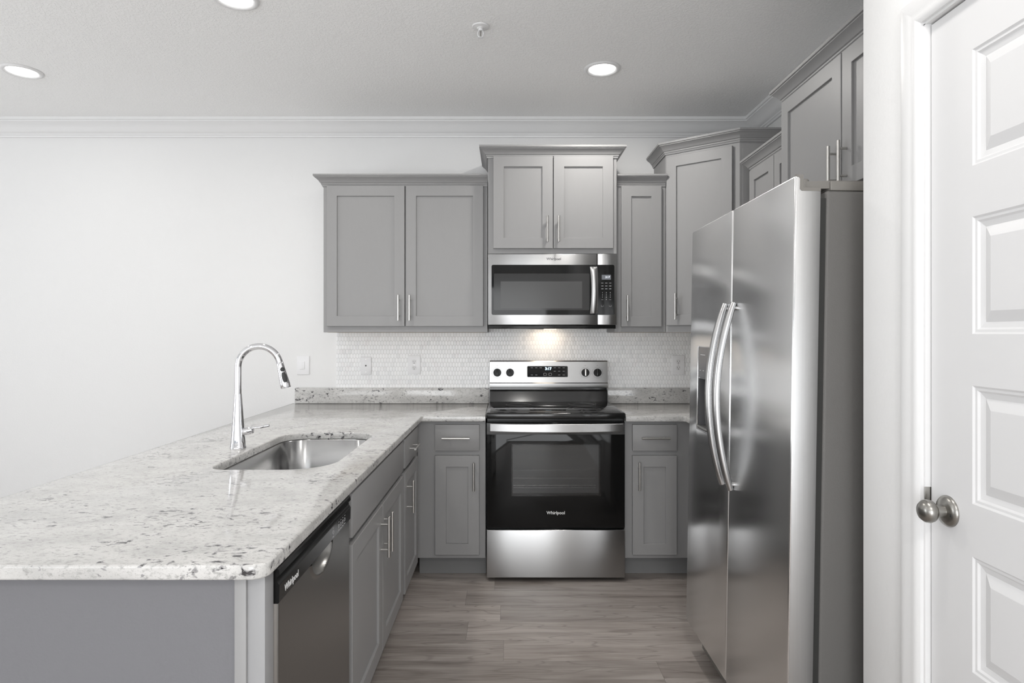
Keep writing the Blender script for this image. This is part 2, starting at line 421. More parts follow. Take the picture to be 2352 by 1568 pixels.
box(bm, XL, -4.15, YF - .1, YF, 0, ZC); box(bm, -1.95, -1.35, YF - .1, YF, 0, ZC); box(bm, .65, XW, YF - .1, YF, 0, ZC)
for a, b_ in ((-4.15, -1.95), (-1.35, .65)): box(bm, a, b_, YF - .1, YF, 2.3, ZC); box(bm, a, b_, YF - .1, YF, 0, .4 if a < -3 else .02)
struct('wall_rear', bm, 'wall')
def window(name, horizontal, a, b_, z0, z1, c):
    bm = bmesh.new()
    def q(u0, u1, w0, w1):
        if horizontal: box(bm, u0, u1, c - .04, c, w0, w1, .004)
        else: box(bm, c - .04, c, u0, u1, w0, w1, .004)
    q(a, a + .05, z0, z1); q(b_ - .05, b_, z0, z1); q(a + .05, b_ - .05, z0, z0 + .05); q(a + .05, b_ - .05, z1 - .05, z1)
    mid = (a + b_) / 2; q(mid - .025, mid + .025, z0 + .05, z1 - .05)
    props(obj(name, bm, 'trim'), kind='structure')
window('window_1', False, -0.15, 2.55, .3, 2.3, XL - .02)
window('added_window_2', True, -4.15, -1.95, .4, 2.3, YF - .02)
window('added_window_3', True, -1.35, .65, .02, 2.3, YF - .02)  # both rear windows are unseen, added and shaped to light the room
# ceiling crown moulding
CR = [(0, 0), (.012, 0), (.014, .010), (.020, .014), (.020, .022), (.026, .026), (.034, .034), (.044, .050), (.058, .066), (.074, .078), (.082, .082), (.082, .090), (.090, .092), (.090, .108), (0, .108)]
bm = bmesh.new(); sweep(bm, [(XL, YB), (XR, YB), (XR, YC)], CR, ZC - .108)
struct('trim_1', bm, 'trim')
bm = bmesh.new(); box(bm, XL, -1.45, YB - .014, YB, 0, .11, .003)
struct('baseboard_back', bm, 'trim')

# pantry door, its frame and casing
CAS = [(0, 0), (.052, 0), (.060, .006), (.060, .014), (.048, .017), (.030, .012), (.016, .015), (.006, .012), (0, .008)]
bm = bmesh.new()
def casing_leg(y_in, sgn, z0, z1):
    # profile in (away from opening, out of the wall); the head is mitred by its own end offset
    rows = []
    for z, ext in ((z0, 0), (z1, 1)):
        rows.append([bm.verts.new((XW - o, y_in + sgn * a, z + (a if ext else 0))) for a, o in CAS])
    k = len(CAS)
    for j in range(k): bm.faces.new((rows[0][j], rows[0][(j + 1) % k], rows[1][(j + 1) % k], rows[1][j]))
    bm.faces.new(rows[0]); bm.faces.new(rows[1][::-1])
casing_leg(DY1 + .004, 1, 0, DZ + .004); casing_leg(DY0 - .004, -1, 0, DZ + .004)
rows = []
for y, s_ in ((DY0 - .004, -1), (DY1 + .004, 1)):
    rows.append([bm.verts.new((XW - o, y + s_ * a, DZ + .004 + a)) for a, o in CAS])
k = len(CAS)
for j in range(k): bm.faces.new((rows[0][j], rows[0][(j + 1) % k], rows[1][(j + 1) % k], rows[1][j]))
bm.faces.new(rows[0]); bm.faces.new(rows[1][::-1])
# jambs
box(bm, XW - .001, XW + .11, DY1 - .002, DY1 + .018, 0, DZ); box(bm, XW - .001, XW + .11, DY0 - .018, DY0 + .002, 0, DZ)
box(bm, XW - .001, XW + .11, DY0 - .018, DY1 + .018, DZ - .002, DZ + .018)
casing = struct('trim_2', bm, 'trim')
sp = obj('strike_plate', bx(XW - .0035, XW + .02, DY1 - .0035, DY1 - .0015, .960, 1.016, .0006), 'pewter', casing); props(sp, label='dark metal strike plate')
door = empty('door_1', (XW + .012, (DY0 + DY1) / 2, 0), kind='structure')
xf = XW + .010; dw0, dw1 = DY0 + .005, DY1 - .006
panels = [(1.695, 1.930), (1.355, 1.592), (1.012, 1.251), (0.672, 0.906), (0.330, 0.566)]
bm = bmesh.new(); py0, py1 = dw0 + .115, dw1 - .122
box(bm, xf + .012, xf + .035, dw0, dw1, .01, DZ - .006)
def quad(*p): bm.faces.new([bm.verts.new(q) for q in p])
zs = [.01] + [v for a, b_ in reversed(panels) for v in (a, b_)] + [DZ - .006]
quad((xf, dw0, .01), (xf, py0, .01), (xf, py0, DZ - .006), (xf, dw0, DZ - .006)); quad((xf, py1, .01), (xf, dw1, .01), (xf, dw1, DZ - .006), (xf, py1, DZ - .006))
for a, b_ in zip(zs[0::2], zs[1::2]): quad((xf, py0, a), (xf, py1, a), (xf, py1, b_), (xf, py0, b_))
quad((xf, dw0, .01), (xf + .02, dw0, .01), (xf + .02, dw0, DZ - .006), (xf, dw0, DZ - .006)); quad((xf, dw1, .01), (xf + .02, dw1, .01), (xf + .02, dw1, DZ - .006), (xf, dw1, DZ - .006))
quad((xf, dw0, DZ - .006), (xf, dw1, DZ - .006), (xf + .02, dw1, DZ - .006), (xf + .02, dw0, DZ - .006))
for a, b_ in panels:                                    # moulded sticking, groove and raised field
    steps = [(0, 0), (.004, .003), (.009, .0035), (.013, .007), (.020, .0085), (.024, .0095), (.044, .002), (.046, .0015)]
    prev = None
    for ins, dep in steps:
        ring = [bm.verts.new((xf + dep, y, z)) for y, z in ((py0 + ins, a + ins), (py1 - ins, a + ins), (py1 - ins, b_ - ins), (py0 + ins, b_ - ins))]
        if prev:
            for j in range(4): bm.faces.new((prev[j], prev[(j + 1) % 4], ring[(j + 1) % 4], ring[j]))
        prev = ring
    bm.faces.new(prev)
bmesh.ops.remove_doubles(bm, verts=bm.verts[:], dist=.00001)
slabd = obj('door_slab', bm, 'door', door, True, 12)
kz, ky = .978, 1.336
rm = T((xf, ky, kz)) @ Matrix.Rotation(-PI / 2, 4, 'Y')
bm = bmesh.new(); lathe(bm, [(0, 0), (.033, 0), (.033, .003), (.030, .007), (.022, .010), (.013, .012), (.0125, .028), (.016, .030), (.0225, .036), (.0245, .043), (.0235, .050), (.018, .057), (.008, .0605), (0, .061)], rm, 40)
kn = obj('door_knob', bm, 'pewter', door, True, 50); props(kn, label='round aged nickel door knob')
bm = bmesh.new(); lathe(bm, [(0, .0), (.0032, 0), (.0032, .0105), (0, .0105)], T((0, -.021, -.004)) @ rm, 12); obj('privacy_hole', bm, 'slot', door, True)

# ------------------------------------------------------------------ cabinets
STILE = .062
def shaker(x0, x1, z0, z1, yf=-.020, t=.019, st=STILE):
    bm = bmesh.new(); prev = None
    for ins, dep in ((0, t), (0, .0016), (.0016, 0), (st - .0010, 0), (st, .0010), (st + .0004, .0095)):
        ring = [bm.verts.new((x, yf + dep, z)) for x, z in ((x0 + ins, z0 + ins), (x1 - ins, z0 + ins), (x1 - ins, z1 - ins), (x0 + ins, z1 - ins))]
        if prev:
            for j in range(4): bm.faces.new((prev[j], prev[(j + 1) % 4], ring[(j + 1) % 4], ring[j]))
        else: bm.faces.new(ring)
        prev = ring
    bm.faces.new(prev[::-1]); return bm
def bar_handle(x, z, vertical=True, L=.155, yf=-.020, out=.030):
    bm = bmesh.new(); r = .006; h = L / 2; ps = L * .31
    d = Vector((0, 0, 1)) if vertical else Vector((1, 0, 0)); c = Vector((x, yf - out, z))
    tube(bm, [c - d * h, c - d * (h - .001), c + d * (h - .001), c + d * h], [r * .8, r, r, r * .8], 14)
    for s in (-1, 1): tube(bm, [c + d * ps * s, c + d * ps * s + Vector((0, out + .0005, 0))], .0045, 12)
    return bm
CRN = [(0, -.012), (.006, -.012), (.008, -.004), (.012, 0), (.012, .006), (.017, .009), (.021, .016), (.029, .026), (.039, .034), (.044, .037), (.044, .041), (.050, .043), (.050, .054), (0, .054)]
def add_doors(root, doors, drawers):
    for d in doors:
        x0, x1, z0, z1, hx, hz = d
        o = obj('door', shaker(x0, x1, z0, z1), 'cab', root)
        if hx is not None: obj('handle', bar_handle(hx, hz), 'nickel', o)
    for x0, x1, z0, z1, hx in drawers:
        bm = bx(x0, x1, -.020, -.001, z0, z1, .0018, seg=2)
        o = obj('drawer' if hx is not None else 'false_drawer_front', bm, 'cab', root)
        if hx is not None: obj('handle', bar_handle(hx, (z0 + z1) / 2, False), 'nickel', o)
def upper(name, label, loc, rz, wd, dp, z0, z1, doors, crown, cz):
    r = empty(name, (loc[0], loc[1], z0), rz, label=label, cat='wall cabinet', group=None)
    h = z1 - z0
    bm = bmesh.new(); box(bm, 0, wd, 0, dp, 0, h, .0012, 1)
    bx_ = obj('carcass', bm, 'cab', r)
    bm = bx(.018, wd - .018, .02, dp - .01, -.0012, .002); obj('underside', bm, 'cabin', r)
    add_doors(r, [(a, b_, c - z0, d - z0, hx, (hz - z0) if hz else None) for a, b_, c, d, hx, hz in doors], [])
    bm = bmesh.new(); sweep(bm, crown, CRN, cz - z0); obj('crown_moulding', bm, 'cab', r, ang=25)
    return r
UZ = 1.366
upper('wall_cabinet', 'wide grey two-door wall cabinet left of the microwave', (-1.109, YB - .305), 0, .990, .303, UZ, 2.29,
      [(.024, .492, 1.402, 2.2465, .459, 1.512), (.500, .965, 1.402, 2.2465, .526, 1.512)],
      [(0, .303), (0, 0), (.990, 0)], 2.256)
upper('wall_cabinet', 'raised grey two-door wall cabinet directly above the microwave', (-.113, 3.70), 0, .759, .388, 1.829, 2.43,
      [(.031, .381, 1.858, 2.400, .348, 1.969), (.386, .736, 1.858, 2.400, .414, 1.969)],
      [(0, .388), (0, 0), (.759, 0), (.759, .388)], 2.403)
upper('wall_cabinet', 'narrow single-door grey wall cabinet right of the microwave', (.648, YB - .305), 0, .307, .303, UZ, 2.29,
      [(.037, .280, 1.400, 2.244, .070, 1.510)], [(0, 0), (.307, 0)], 2.256)
# diagonal corner cabinet
rz = math.atan2(-.266, .348)
dg = empty('corner_wall_cabinet', (.957, YB - .305, UZ), rz, label='tall angled corner wall cabinet with one grey door', cat='wall cabinet')
poly = [(.957, YB - .002), (.957, YB - .305), (1.305, 3.519), (XR - .002, 3.519), (XR - .002, YB - .002)]
bm = bmesh.new(); extrude_poly(bm, poly, UZ, 2.47); obj('carcass', bm, 'cab', dg, True)
bm = bmesh.new(); extrude_poly(bm, [(.975, 4.07), (.975, 3.80), (1.31, 3.54), (1.59, 3.54), (1.59, 4.07)], UZ - .0012, UZ + .002); obj('underside', bm, 'cabin', dg, True)
add_doors(dg, [(.012, .402, 1.407 - UZ, 2.415 - UZ, .080, 1.518 - UZ)], [])
bm = bmesh.new(); sweep(bm, [poly[0], poly[1], poly[2], poly[3]], CRN, 2.445); obj('crown_moulding', bm, 'cab', dg, True, 25)
bm = bx(1.322, XR - .004, 3.5165, 3.519, UZ + .02, 2.40); obj('side_skin', bm, 'cab', dg, True)
upper('wall_cabinet', 'grey wall cabinet between the corner cabinet and the fridge cabinet', (1.325, 3.392), -PI / 2, .645, .283, UZ, 2.272,
      [(.012, .318, 1.40, 2.232, .29, 1.512), (.325, .633, 1.40, 2.232, .353, 1.512)], [(0, .283), (0, 0), (.645, 0)], 2.247)
upper('wall_cabinet', 'grey two-door wall cabinet above the refrigerator', (1.215, 2.740), -PI / 2, .956, .393, 1.858, 2.41,
      [(.006, .493, 1.878, 2.362, .464, 1.960), (.501, .950, 1.878, 2.362, .534, 1.960)], [(0, .393), (0, 0), (.956, 0)], 2.374)

def base(name, label, loc, rz, wd, dp, doors, drawers, kick=True):
    r = empty(name, (loc[0], loc[1], 0), rz, label=label, cat='base cabinet')
    bm = bmesh.new(); box(bm, 0, wd, 0, dp, .113, .875, .001, 1); obj('carcass', bm, 'cab', r)
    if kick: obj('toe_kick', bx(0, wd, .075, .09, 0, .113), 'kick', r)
    add_doors(r, doors, drawers); return r
base('base_cabinet', 'grey base cabinet with one drawer left of the range', (-.497, 3.48), 0, .377, .60,
     [(.098, .343, .136, .684, .313, .572)], [(.098, .343, .711, .855, .2145)])
base('base_cabinet', 'grey base cabinet with one drawer right of the range', (.651, 3.48), 0, .369, .60,
     [(.041, .286, .136, .684, .075, .575)], [(.041, .286, .711, .855, .1645)])
base('base_cabinet', 'grey base cabinet behind the refrigerator on the right wall', (1.022, 3.478), -PI / 2, .71, .58,
     [(.15, .42, .136, .684, .39, .57), (.427, .695, .136, .684, .457, .57)], [(.15, .695, .711, .855, .42)])
FX = -.498
sb = base('sink_base_cabinet', 'grey two-door sink cabinet beside the dishwasher', (FX, 1.897), PI / 2, 1.018, .58,
     [(.040, .508, .136, .703, .478, .587), (.515, .985, .136, .703, .545, .587)], [(.040, .985, .725, .862, None)])
base('base_cabinet', 'narrow grey drawer cabinet at the far end of the peninsula', (FX, 2.917), PI / 2, .561, .58,
     [(.020, .435, .136, .703, .075, .580)], [(.020, .435, .725, .862, .215)])
carc = [c for c in sb.children if c.name.startswith('carcass')][0]
bm = bx(.03, .995, .04, .56, .60, .90); cut(carc, bm)          # hollow for the sink bowl
# peninsula knee wall and its trim
bm = bmesh.new(); box(bm, -1.12, -.540, 1.245, 1.290, 0, .8745, .001, 1); box(bm, -1.20, -1.09, 1.2905, 4.07, 0, .8745)
struct('wall_peninsula', bm, 'greywall')
pe = empty('peninsula_end_panel', (-.51, 1.27, 0), label='pale grey end panel beside the dishwasher under the counter', cat='end panel')
obj('trim_strip', bx(-.540, -.5165, 1.240, 1.29, 0, .875, .0015), 'cab', pe, True)
obj('panel', bx(-.5165, -.4815, 1.246, 1.292, 0, .875, .001), 'cabpale', pe, True)

# ------------------------------------------------------------------ stone
CZ = .905; CXR = -.470; CXL = -1.395
outl = fillet([(CXL, 1.22), (CXR, 1.22), (CXR, 3.437), (-.119, 3.437), (-.119, YB - .002), (CXL, YB - .002)], [.03, .035, .012, 0.002, 0.002, 0.002])
SX0, SX1, SY0, SY1 = -1.000, -.600, 2.085, 2.865
sink_pts = round_rect(SX0, SX1, SY0, SY1, (.15, .10, .11, .06), 12)
ct = slab('countertop', outl, [sink_pts[::-1]], CZ - .030, CZ, 'granite', .005)
props(ct, label='white speckled granite peninsula countertop with the sink cut into it', cat='countertop')
ct2 = slab('countertop', fillet([(.651, 3.437), (.975, 3.437), (.975, 2.76), (XR - .002, 2.76), (XR - .002, YB - .002), (.651, YB - .002)], [.002, .012, .002, .002, .002, .002]), [], CZ - .030, CZ, 'granite', .004)
props(ct2, label='small granite countertop between the range and the refrigerator', cat='countertop')
o = obj('stone_upstand', bx(-1.379, -.119, YB - .021, YB - .001, CZ + .0005, 1.006, .0015), 'granite'); props(o, label='granite upstand strip on the wall left of the range', cat='backsplash')
bm = bmesh.new(); box(bm, .651, XR - .001, YB - .021, YB - .001, CZ + .0005, 1.006, .0015); box(bm, XR - .021, XR - .001, 2.76, YB - .0215, CZ + .0005, 1.006, .0015)
o = obj('stone_upstand', bm, 'granite'); props(o, label='granite upstand strip on the wall right of the range', cat='backsplash')
bm = bmesh.new(); box(bm, -1.113, -.1185, YB - .008, YB - .0005, 1.0065, UZ - .0015); box(bm, -.1185, .6505, YB - .008, YB - .0005, .80, 1.826); box(bm, .6505, XR - .009, YB - .008, YB - .0005, 1.0065, UZ - .0015)
o = obj('tile_backsplash', bm, 'tile'); props(o, label='white long hexagon mosaic tile backsplash above the granite upstands', cat='backsplash')
o = obj('tile_backsplash', bx(XR - .008, XR - .0005, 2.76, YB - .0085, 1.0065, UZ - .0015), 'tile'); props(o, label='white mosaic tile backsplash on the right wall behind the refrigerator', cat='backsplash')

# ------------------------------------------------------------------ sink and faucet
sk = empty('kitchen_sink', ((SX0 + SX1) / 2, (SY0 + SY1) / 2, .68), label='stainless undermount sink set in the peninsula counter', cat='sink')
bm = bmesh.new()
def ringat(ins, z, rs):
    return [bm.verts.new((x, y, z)) for x, y in round_rect(SX0 + ins, SX1 - ins, SY0 + ins, SY1 - ins, rs, 12)]
R0 = (.15, .10, .11, .06)
rr = lambda d: tuple(max(.02, r - d) for r in R0)
rings = [ringat(-.018, .8745, rr(-.018)), ringat(-.003, .8745, rr(-.003)), ringat(.001, .871, rr(.001)), ringat(.006, .72, rr(.006)), ringat(.012, .700, rr(.012)), ringat(.03, .690, rr(.03)), ringat(.12, .686, (.05, .05, .05, .05))]
for A, B in zip(rings, rings[1:]):
    n_ = len(A)
    for k in range(n_): bm.faces.new((A[k], A[(k + 1) % n_], B[(k + 1) % n_], B[k]))
bm.faces.new(rings[-1])
obj('basin', bm, 'sink', sk, True, 60)
bm = bmesh.new(); lathe(bm, [(0, 0), (.030, 0), (.034, .003), (.043, .004), (.045, .002), (.045, 0)], T((-.80, 2.475, .6865))); obj('drain', bm, 'chrome', sk, True)

fx, fy = -1.066, 2.483
fc = empty('kitchen_faucet', (fx, fy, CZ), label='tall chrome gooseneck faucet with pull-down spray', cat='faucet')
bm = bmesh.new()
lathe(bm, [(0, .0005), (.031, .0005), (.031, .005), (.0295, .008), (.0255, .055), (.0205, .120), (.0160, .190), (.0142, .2125), (.0142, .214), (.0128, .214), (0, .214)], T((fx, fy, CZ)), 40)
obj('body', bm, 'chrome', fc, True, 60)
R = .0836; cxa, cza = fx + R, 1.223
pts = [(fx, fy, CZ + .2135), (fx, fy, 1.16), (fx, fy, 1.20)]
for k in range(0, 34):
    a = PI - (PI - math.radians(14)) * k / 33
    pts.append((cxa + R * math.cos(a), fy, cza + R * math.sin(a)))
bm = bmesh.new(); tube(bm, pts, .0128, 24); obj('spout', bm, 'chrome', fc, True, 60)
e = Vector(pts[-1]); dr = Vector((math.sin(math.radians(14)), 0, -math.cos(math.radians(14))))
bm = bmesh.new(); L = [0, .001, .012, .045, .085, .100, .104]; rad = [.0125, .0137, .0137, .0160, .0192, .0205, .0190]
tube(bm, [e + dr * l for l in L], rad, 28)
hd = obj('spray_head', bm, 'chrome', fc, True, 60)
bm = bmesh.new(); nrm = Vector((.55, -.83, .1)).normalized(); side = dr.cross(nrm).normalized(); nrm = side.cross(dr).normalized()
if nrm.y > 0: nrm = -nrm
def pad(c, hl, hw):
    vs = []
    n_ = 24
    base_ = e + dr * c
    rc = .0137 + (c - .012) * .078
    top = []
    for k in range(n_):
        a = 2 * PI * k / n_; u = hw * math.cos(a); v = hl * math.sin(a)
        if hl > hw: v = math.copysign(min(abs(v) + (hl - hw) * .3, hl), v)
        ang = u / rc; rloc = .0137 + (c + v - .012) * .078 + .0012
        top.append(bm.verts.new(base_ + dr * v + (nrm * math.cos(ang) + side * math.sin(ang)) * rloc))
    cv = bm.verts.new(base_ + nrm * (rc + .0016))
    for k in range(n_): bm.faces.new((top[k], top[(k + 1) % n_], cv))
    low = [bm.verts.new(t.co - nrm * .002) for t in top]
    for k in range(n_): bm.faces.new((top[k], low[k], low[(k + 1) % n_], top[(k + 1) % n_]))
pad(.030, .0085, .0085); obj('spray_button', bm, 'rubber', hd, True)
bm = bmesh.new(); pad(.062, .020, .0095); obj('spray_button', bm, 'rubber', hd, True)
bm = bmesh.new(); hz = .979
tube(bm, [(fx + .010, fy, hz - .012), (fx + .056, fy, hz - .004), (fx + .060, fy, hz - .003)], [.015, .0145, .010], 24)
tube(bm, [(fx + .050, fy, hz + .003), (fx + .085, fy, hz + .007), (fx + .122, fy, hz + .0145), (fx + .124, fy, hz + .015)], [.0045, .0045, .0055, .004], 16)
obj('lever', bm, 'chrome', fc, True, 60)

# ------------------------------------------------------------------ range
LOGO = 'Whirlpool'
RX0, RX1, RY = -.114, .645, 3.429
rg = empty('electric_range', ((RX0 + RX1) / 2, RY + .3, 0), label='stainless and black glass electric range between the base cabinets', cat='stove')
obj('body', bx(RX0 + .004, RX1 - .004, RY + .045, YB - .03, .02, .895), 'blackp', rg, True)
for x in (RX0 + .05, RX1 - .05):
    for y in (RY + .09, YB - .10):
        bm = bmesh.new(); lathe(bm, [(0, 0), (.018, 0), (.018, .005), (.008, .007), (.008, .021), (0, .021)], T((x, y, 0)), 16)
        obj('leveling_foot', bm, 'blackp', rg, True)
obj('storage_drawer', bx(RX0, RX1, RY, RY + .044, .022, .284, .004, seg=3), 'steel', rg, True)
# oven door: slab with a real window opening
od = obj('oven_door', bx(RX0, RX1, RY + .004, RY + .044, .292, .872, .005, seg=3), 'black', rg, True)
WX0, WX1, WZ0, WZ1 = .030, .507, .475, .748
bm = bx(WX0, WX1, RY - .02, RY + .040, WZ0, WZ1); bmesh.ops.transform(bm, matrix=wm(rg).inverted(), verts=bm.verts[:]); cut(od, bm)
bm = bmesh.new(); box(bm, WX0 + .0005, WX1 - .0005, RY + .0385, RY + .0405, WZ0 + .0005, WZ1 - .0005)
obj('oven_interior', bm, 'enamel', rg, True)
bm = bmesh.new()
for z, r in ((.508, .0012), (.521, .0022)): tube(bm, [(WX0 + .004, RY + .030, z), (WX1 - .02, RY + .030, z)], r, 8)
for x in [WX0 + .03 + .036 * k for k in range(12)]: tube(bm, [(x, RY + .031, .507), (x, RY + .031, .523)], .0010, 6)
obj('oven_rack', bm, 'rack', rg, True)
for z in (.561, .606):
    bm = bmesh.new(); tube(bm, [(WX0 + .004, RY + .030, z), (WX1 - .02, RY + .030, z)], .001, 8); obj('rack_rail', bm, 'rack', rg, True)
bm = bx(WX0 - .006, WX1 + .006, RY + .0020, RY + .0038, WZ0 - .006, WZ1 + .006); gl = obj('window_glass', bm, 'tint', od); gl.data.transform(wm(rg).inverted())
bm = text_bm(LOGO, .024, T(((1277 - PX) / 421, RY + .0035, 1.355 - (1178 - PY) / 420)) @ FRONT, .0004, .0004); obj('logo', bm, 'logo_w', od, True)
obj('door_top_trim', bx(RX0 + .002, RX1 - .002, RY + .001, RY + .0045, .806, .868), 'blacke', rg, True)
# handle: broad stainless bar, slightly bowed
bm = bmesh.new(); n_ = 24; rows = []
hx0, hx1 = RX0 + .022, RX1 - .018
for k in range(n_ + 1):
    t = k / n_; x = hx0 + (hx1 - hx0) * t; bow = .018 * (1 - (2 * t - 1) ** 2)
    y = RY - .030 - bow; zt, zb = .869, .826 - .003 * (1 - (2 * t - 1) ** 2)
    rows.append([bm.verts.new(p) for p in ((x, y + .002, zt), (x, y, zt - .003), (x, y, zb + .003), (x, y + .002, zb), (x, y + .014, zb), (x, y + .014, zt))])
for A, B in zip(rows, rows[1:]):
    for j in range(6): bm.faces.new((A[j], A[(j + 1) % 6], B[(j + 1) % 6], B[j]))
bm.faces.new(rows[0]); bm.faces.new(rows[-1][::-1])
for x in (hx0 + .002, hx1 - .022): box(bm, x, x + .02, RY - .028, RY + .006, .832, .862, .002)
obj('oven_handle', bm, 'steel', rg, True, 20)
# cooktop
bm = bmesh.new(); box(bm, RX0 - .002, RX1 + .002, RY - .012, YB - .10, .892, .926, .010, 4)
ck = obj('cooktop', bm, 'blacke', rg, True)
obj('glass_surface', bx(RX0 + .020, RX1 - .020, RY + .018, YB - .125, .9262, .9275, .0005), 'black', rg, True)
for cx, cy, rads in ((.07, 3.60, (.088, .062)), (.07, 3.83, (.078,)), (.455, 3.60, (.112, .078)), (.455, 3.84, (.078,))):
    bm = bmesh.new()
    for rd in rads: lathe(bm, [(rd, 0), (rd + .0014, 0), (rd + .0014, .0003), (rd, .0003), (rd, 0)], T((cx, cy, .9276)), 64)
    obj('burner_marking', bm, 'ring', rg, True)
# backguard: black riser, stainless control console
bgY = 4.003
bm = bmesh.new(); prof = [(0, .915), (-.02, .915), (-.022, .925), (-.006, .990), (.0, .997), (.012, 1.000), (.012, 1.014), (.055, 1.014), (.055, .915)]
a = [[bm.verts.new((x, bgY + y, z)) for y, z in prof] for x in (RX0 + .004, RX1 - .008)]
for j in range(len(prof)): bm.faces.new((a[0][j], a[0][(j + 1) % len(prof)], a[1][(j + 1) % len(prof)], a[1][j]))
bm.faces.new(a[0][::-1]); bm.faces.new(a[1])
obj('backguard_riser', bm, 'blacke', rg, True, 25)
bm = bmesh.new(); prof = [(0, 1.013), (-.002, 1.018), (-.001, 1.040), (.006, 1.045), (.022, 1.178), (.027, 1.184), (.060, 1.184), (.060, 1.013)]
a = [[bm.verts.new((x, bgY + y, z)) for y, z in prof] for x in (RX0 + .002, RX1 - .002)]
for j in range(len(prof)): bm.faces.new((a[0][j], a[0][(j + 1) % len(prof)], a[1][(j + 1) % len(prof)], a[1][j]))
bm.faces.new(a[0][::-1]); bm.faces.new(a[1])
cs = obj('control_console', bm, 'steel', rg, True, 25)
tilt = math.atan2(.016, .133)
def cons(x, z):                                         # a frame on the tilted console face
    y = bgY + .006 + (z - 1.045) / .133 * .016
    return T((x, y, z)) @ Matrix.Rotation(-tilt, 4, 'X') @ FRONT
P0 = cons(.258, 1.115)
bm = bmesh.new(); extrude_poly(bm, round_rect(-.130, .130, -.035, .035, .006, 4), -.002, .0012); bmesh.ops.transform(bm, matrix=P0, verts=bm.verts[:])
dp = obj('display_panel', bm, 'black', cs, True)
bm = text_bm('3:17', .024, P0 @ T((.005, .018, .0014)), .0002, .0004); obj('clock_digits', bm, 'led', cs, True)
for x, z in ((-.100, .024), (-.072, .024), (-.043, .024), (.047, .024), (.075, .024), (.104, .024), (.047, .002), (.075, .002), (.104, .002), (-.100, -.022), (-.072, -.022), (.075, -.022), (.104, -.022)):
    b2 = bmesh.new(); box(b2, x - .007, x + .007, z - .0009, z + .0009, .0012, .0015); bmesh.ops.transform(b2, matrix=P0, verts=b2.verts[:]); obj('touch_marking', b2, 'mark', cs, True)
for x in (-.016, .017):
    b2 = bmesh.new(); extrude_poly(b2, round_rect(x - .0095, x + .0095, -.026, -.010, .004, 4), .0012, .0015); bmesh.ops.transform(b2, matrix=P0, verts=b2.verts[:]); tk = obj('touch_key', b2, 'mark', cs, True)
    b2 = bmesh.new(); extrude_poly(b2, round_rect(x - .0083, x + .0083, -.0248, -.0112, .0034, 4), .0012, .0017); bmesh.ops.transform(b2, matrix=P0, verts=b2.verts[:])
    obj('touch_key_face', b2, 'black', cs, True)
for k, px in enumerate((1142, 1171.5, 1346, 1374)):
    x = (px - PX) / 361.5; K = cons(x, 1.108)
    bm = bmesh.new(); lathe(bm, [(0, 0), (.0255, 0), (.0255, .010), (.0235, .014), (0, .014)], K, 32)
    kb = obj('knob', bm, 'blackp', cs, True, 40)
    bm = bmesh.new(); box(bm, -.0055, .0055, -.022, .022, .0135, .026, .0015); bmesh.ops.transform(bm, matrix=K, verts=bm.verts[:])
    obj('knob_grip', bm, 'nickel' if k == 2 else 'blackp', kb, True)
    ring_bm = bmesh.new()
    lathe(ring_bm, [(.033, 0), (.0338, 0), (.0338, .0003), (.033, .0003), (.033, 0)], K, 40)
    for a in range(-140, 141, 40):
        b2 = bmesh.new(); box(b2, -.0005, .0005, .035, .0385, 0, .0003); bmesh.ops.transform(b2, matrix=K @ Matrix.Rotation(math.radians(a), 4, 'Z'), verts=b2.verts[:]); merge(ring_bm, b2)
    merge(ring_bm, text_bm('OFF', .006, K @ T((0, .045, 0)), .0002))
    obj('dial_marking', ring_bm, 'logo_d', cs, True)

# ------------------------------------------------------------------ microwave
MX0, MX1, MY = -.113, .646, 3.692
mz0, mz1 = 1.409, 1.827
def mxp(px): return (px - PX) / 390.0
def mzp(py): return HC - (py - PY) / 390.0
mw = empty('microwave', ((MX0 + MX1) / 2, MY + .2, mz0 - .02), label='stainless over-range microwave with black window', cat='microwave')
obj('body', bx(MX0 + .002, MX1 - .002, MY + .030, YB - .010, mz0 - .022, mz1 - .001), 'blackp', mw, True)
ox = mxp(1371.5)
md = obj('microwave_door', bx(MX0, ox - .002, MY, MY + .028, mz0, mz1, .003, seg=3), 'steel', mw, True)
cp = obj('control_panel', bx(ox + .002, MX1, MY, MY + .028, mz0, mz1, .003, seg=3), 'steel', mw, True)
def plate(parent, name, x0, x1, z0, z1, r, y0, y1, m, n=6):
    bm = bmesh.new(); extrude_poly(bm, round_rect(x0, x1, z0, z1, r, n), 0, y1 - y0)
    bmesh.ops.transform(bm, matrix=T((0, y1, 0)) @ FRONT, verts=bm.verts[:]); return obj(name, bm, m, parent, True)
plate(md, 'window_surround', mxp(1129), ox - .0025, mzp(723), mzp(608), (.0008, .0008, .010, .010), MY - .0012, MY + .002, 'black')
plate(md, 'window', mxp(1134.5), mxp(1354), mzp(712), mzp(628), .005, MY - .0017, MY, 'win1')
plate(md, 'window_mesh', mxp(1150), mxp(1337), mzp(708), mzp(646), .002, MY - .0021, MY, 'win2')
plate(cp, 'keypad', ox + .0025, mxp(1411), mzp(723), mzp(608), (.010, .010, .0008, .0008), MY - .0012, MY + .002, 'black')
plate(cp, 'display', mxp(1382), mxp(1403), mzp(642), mzp(631), .001, MY - .0018, MY, 'lcd')
obj('clock_digits', text_bm('3:17', .016, T((mxp(1395.5), MY - .0019, mzp(636.5))) @ FRONT, .0002, .0002), 'lcdtxt', cp, True)
obj('logo', text_bm(LOGO, .0205, T((mxp(1272), MY - .0002, mzp(594.5))) @ FRONT, .0004, .0002), 'logo_d', md, True)
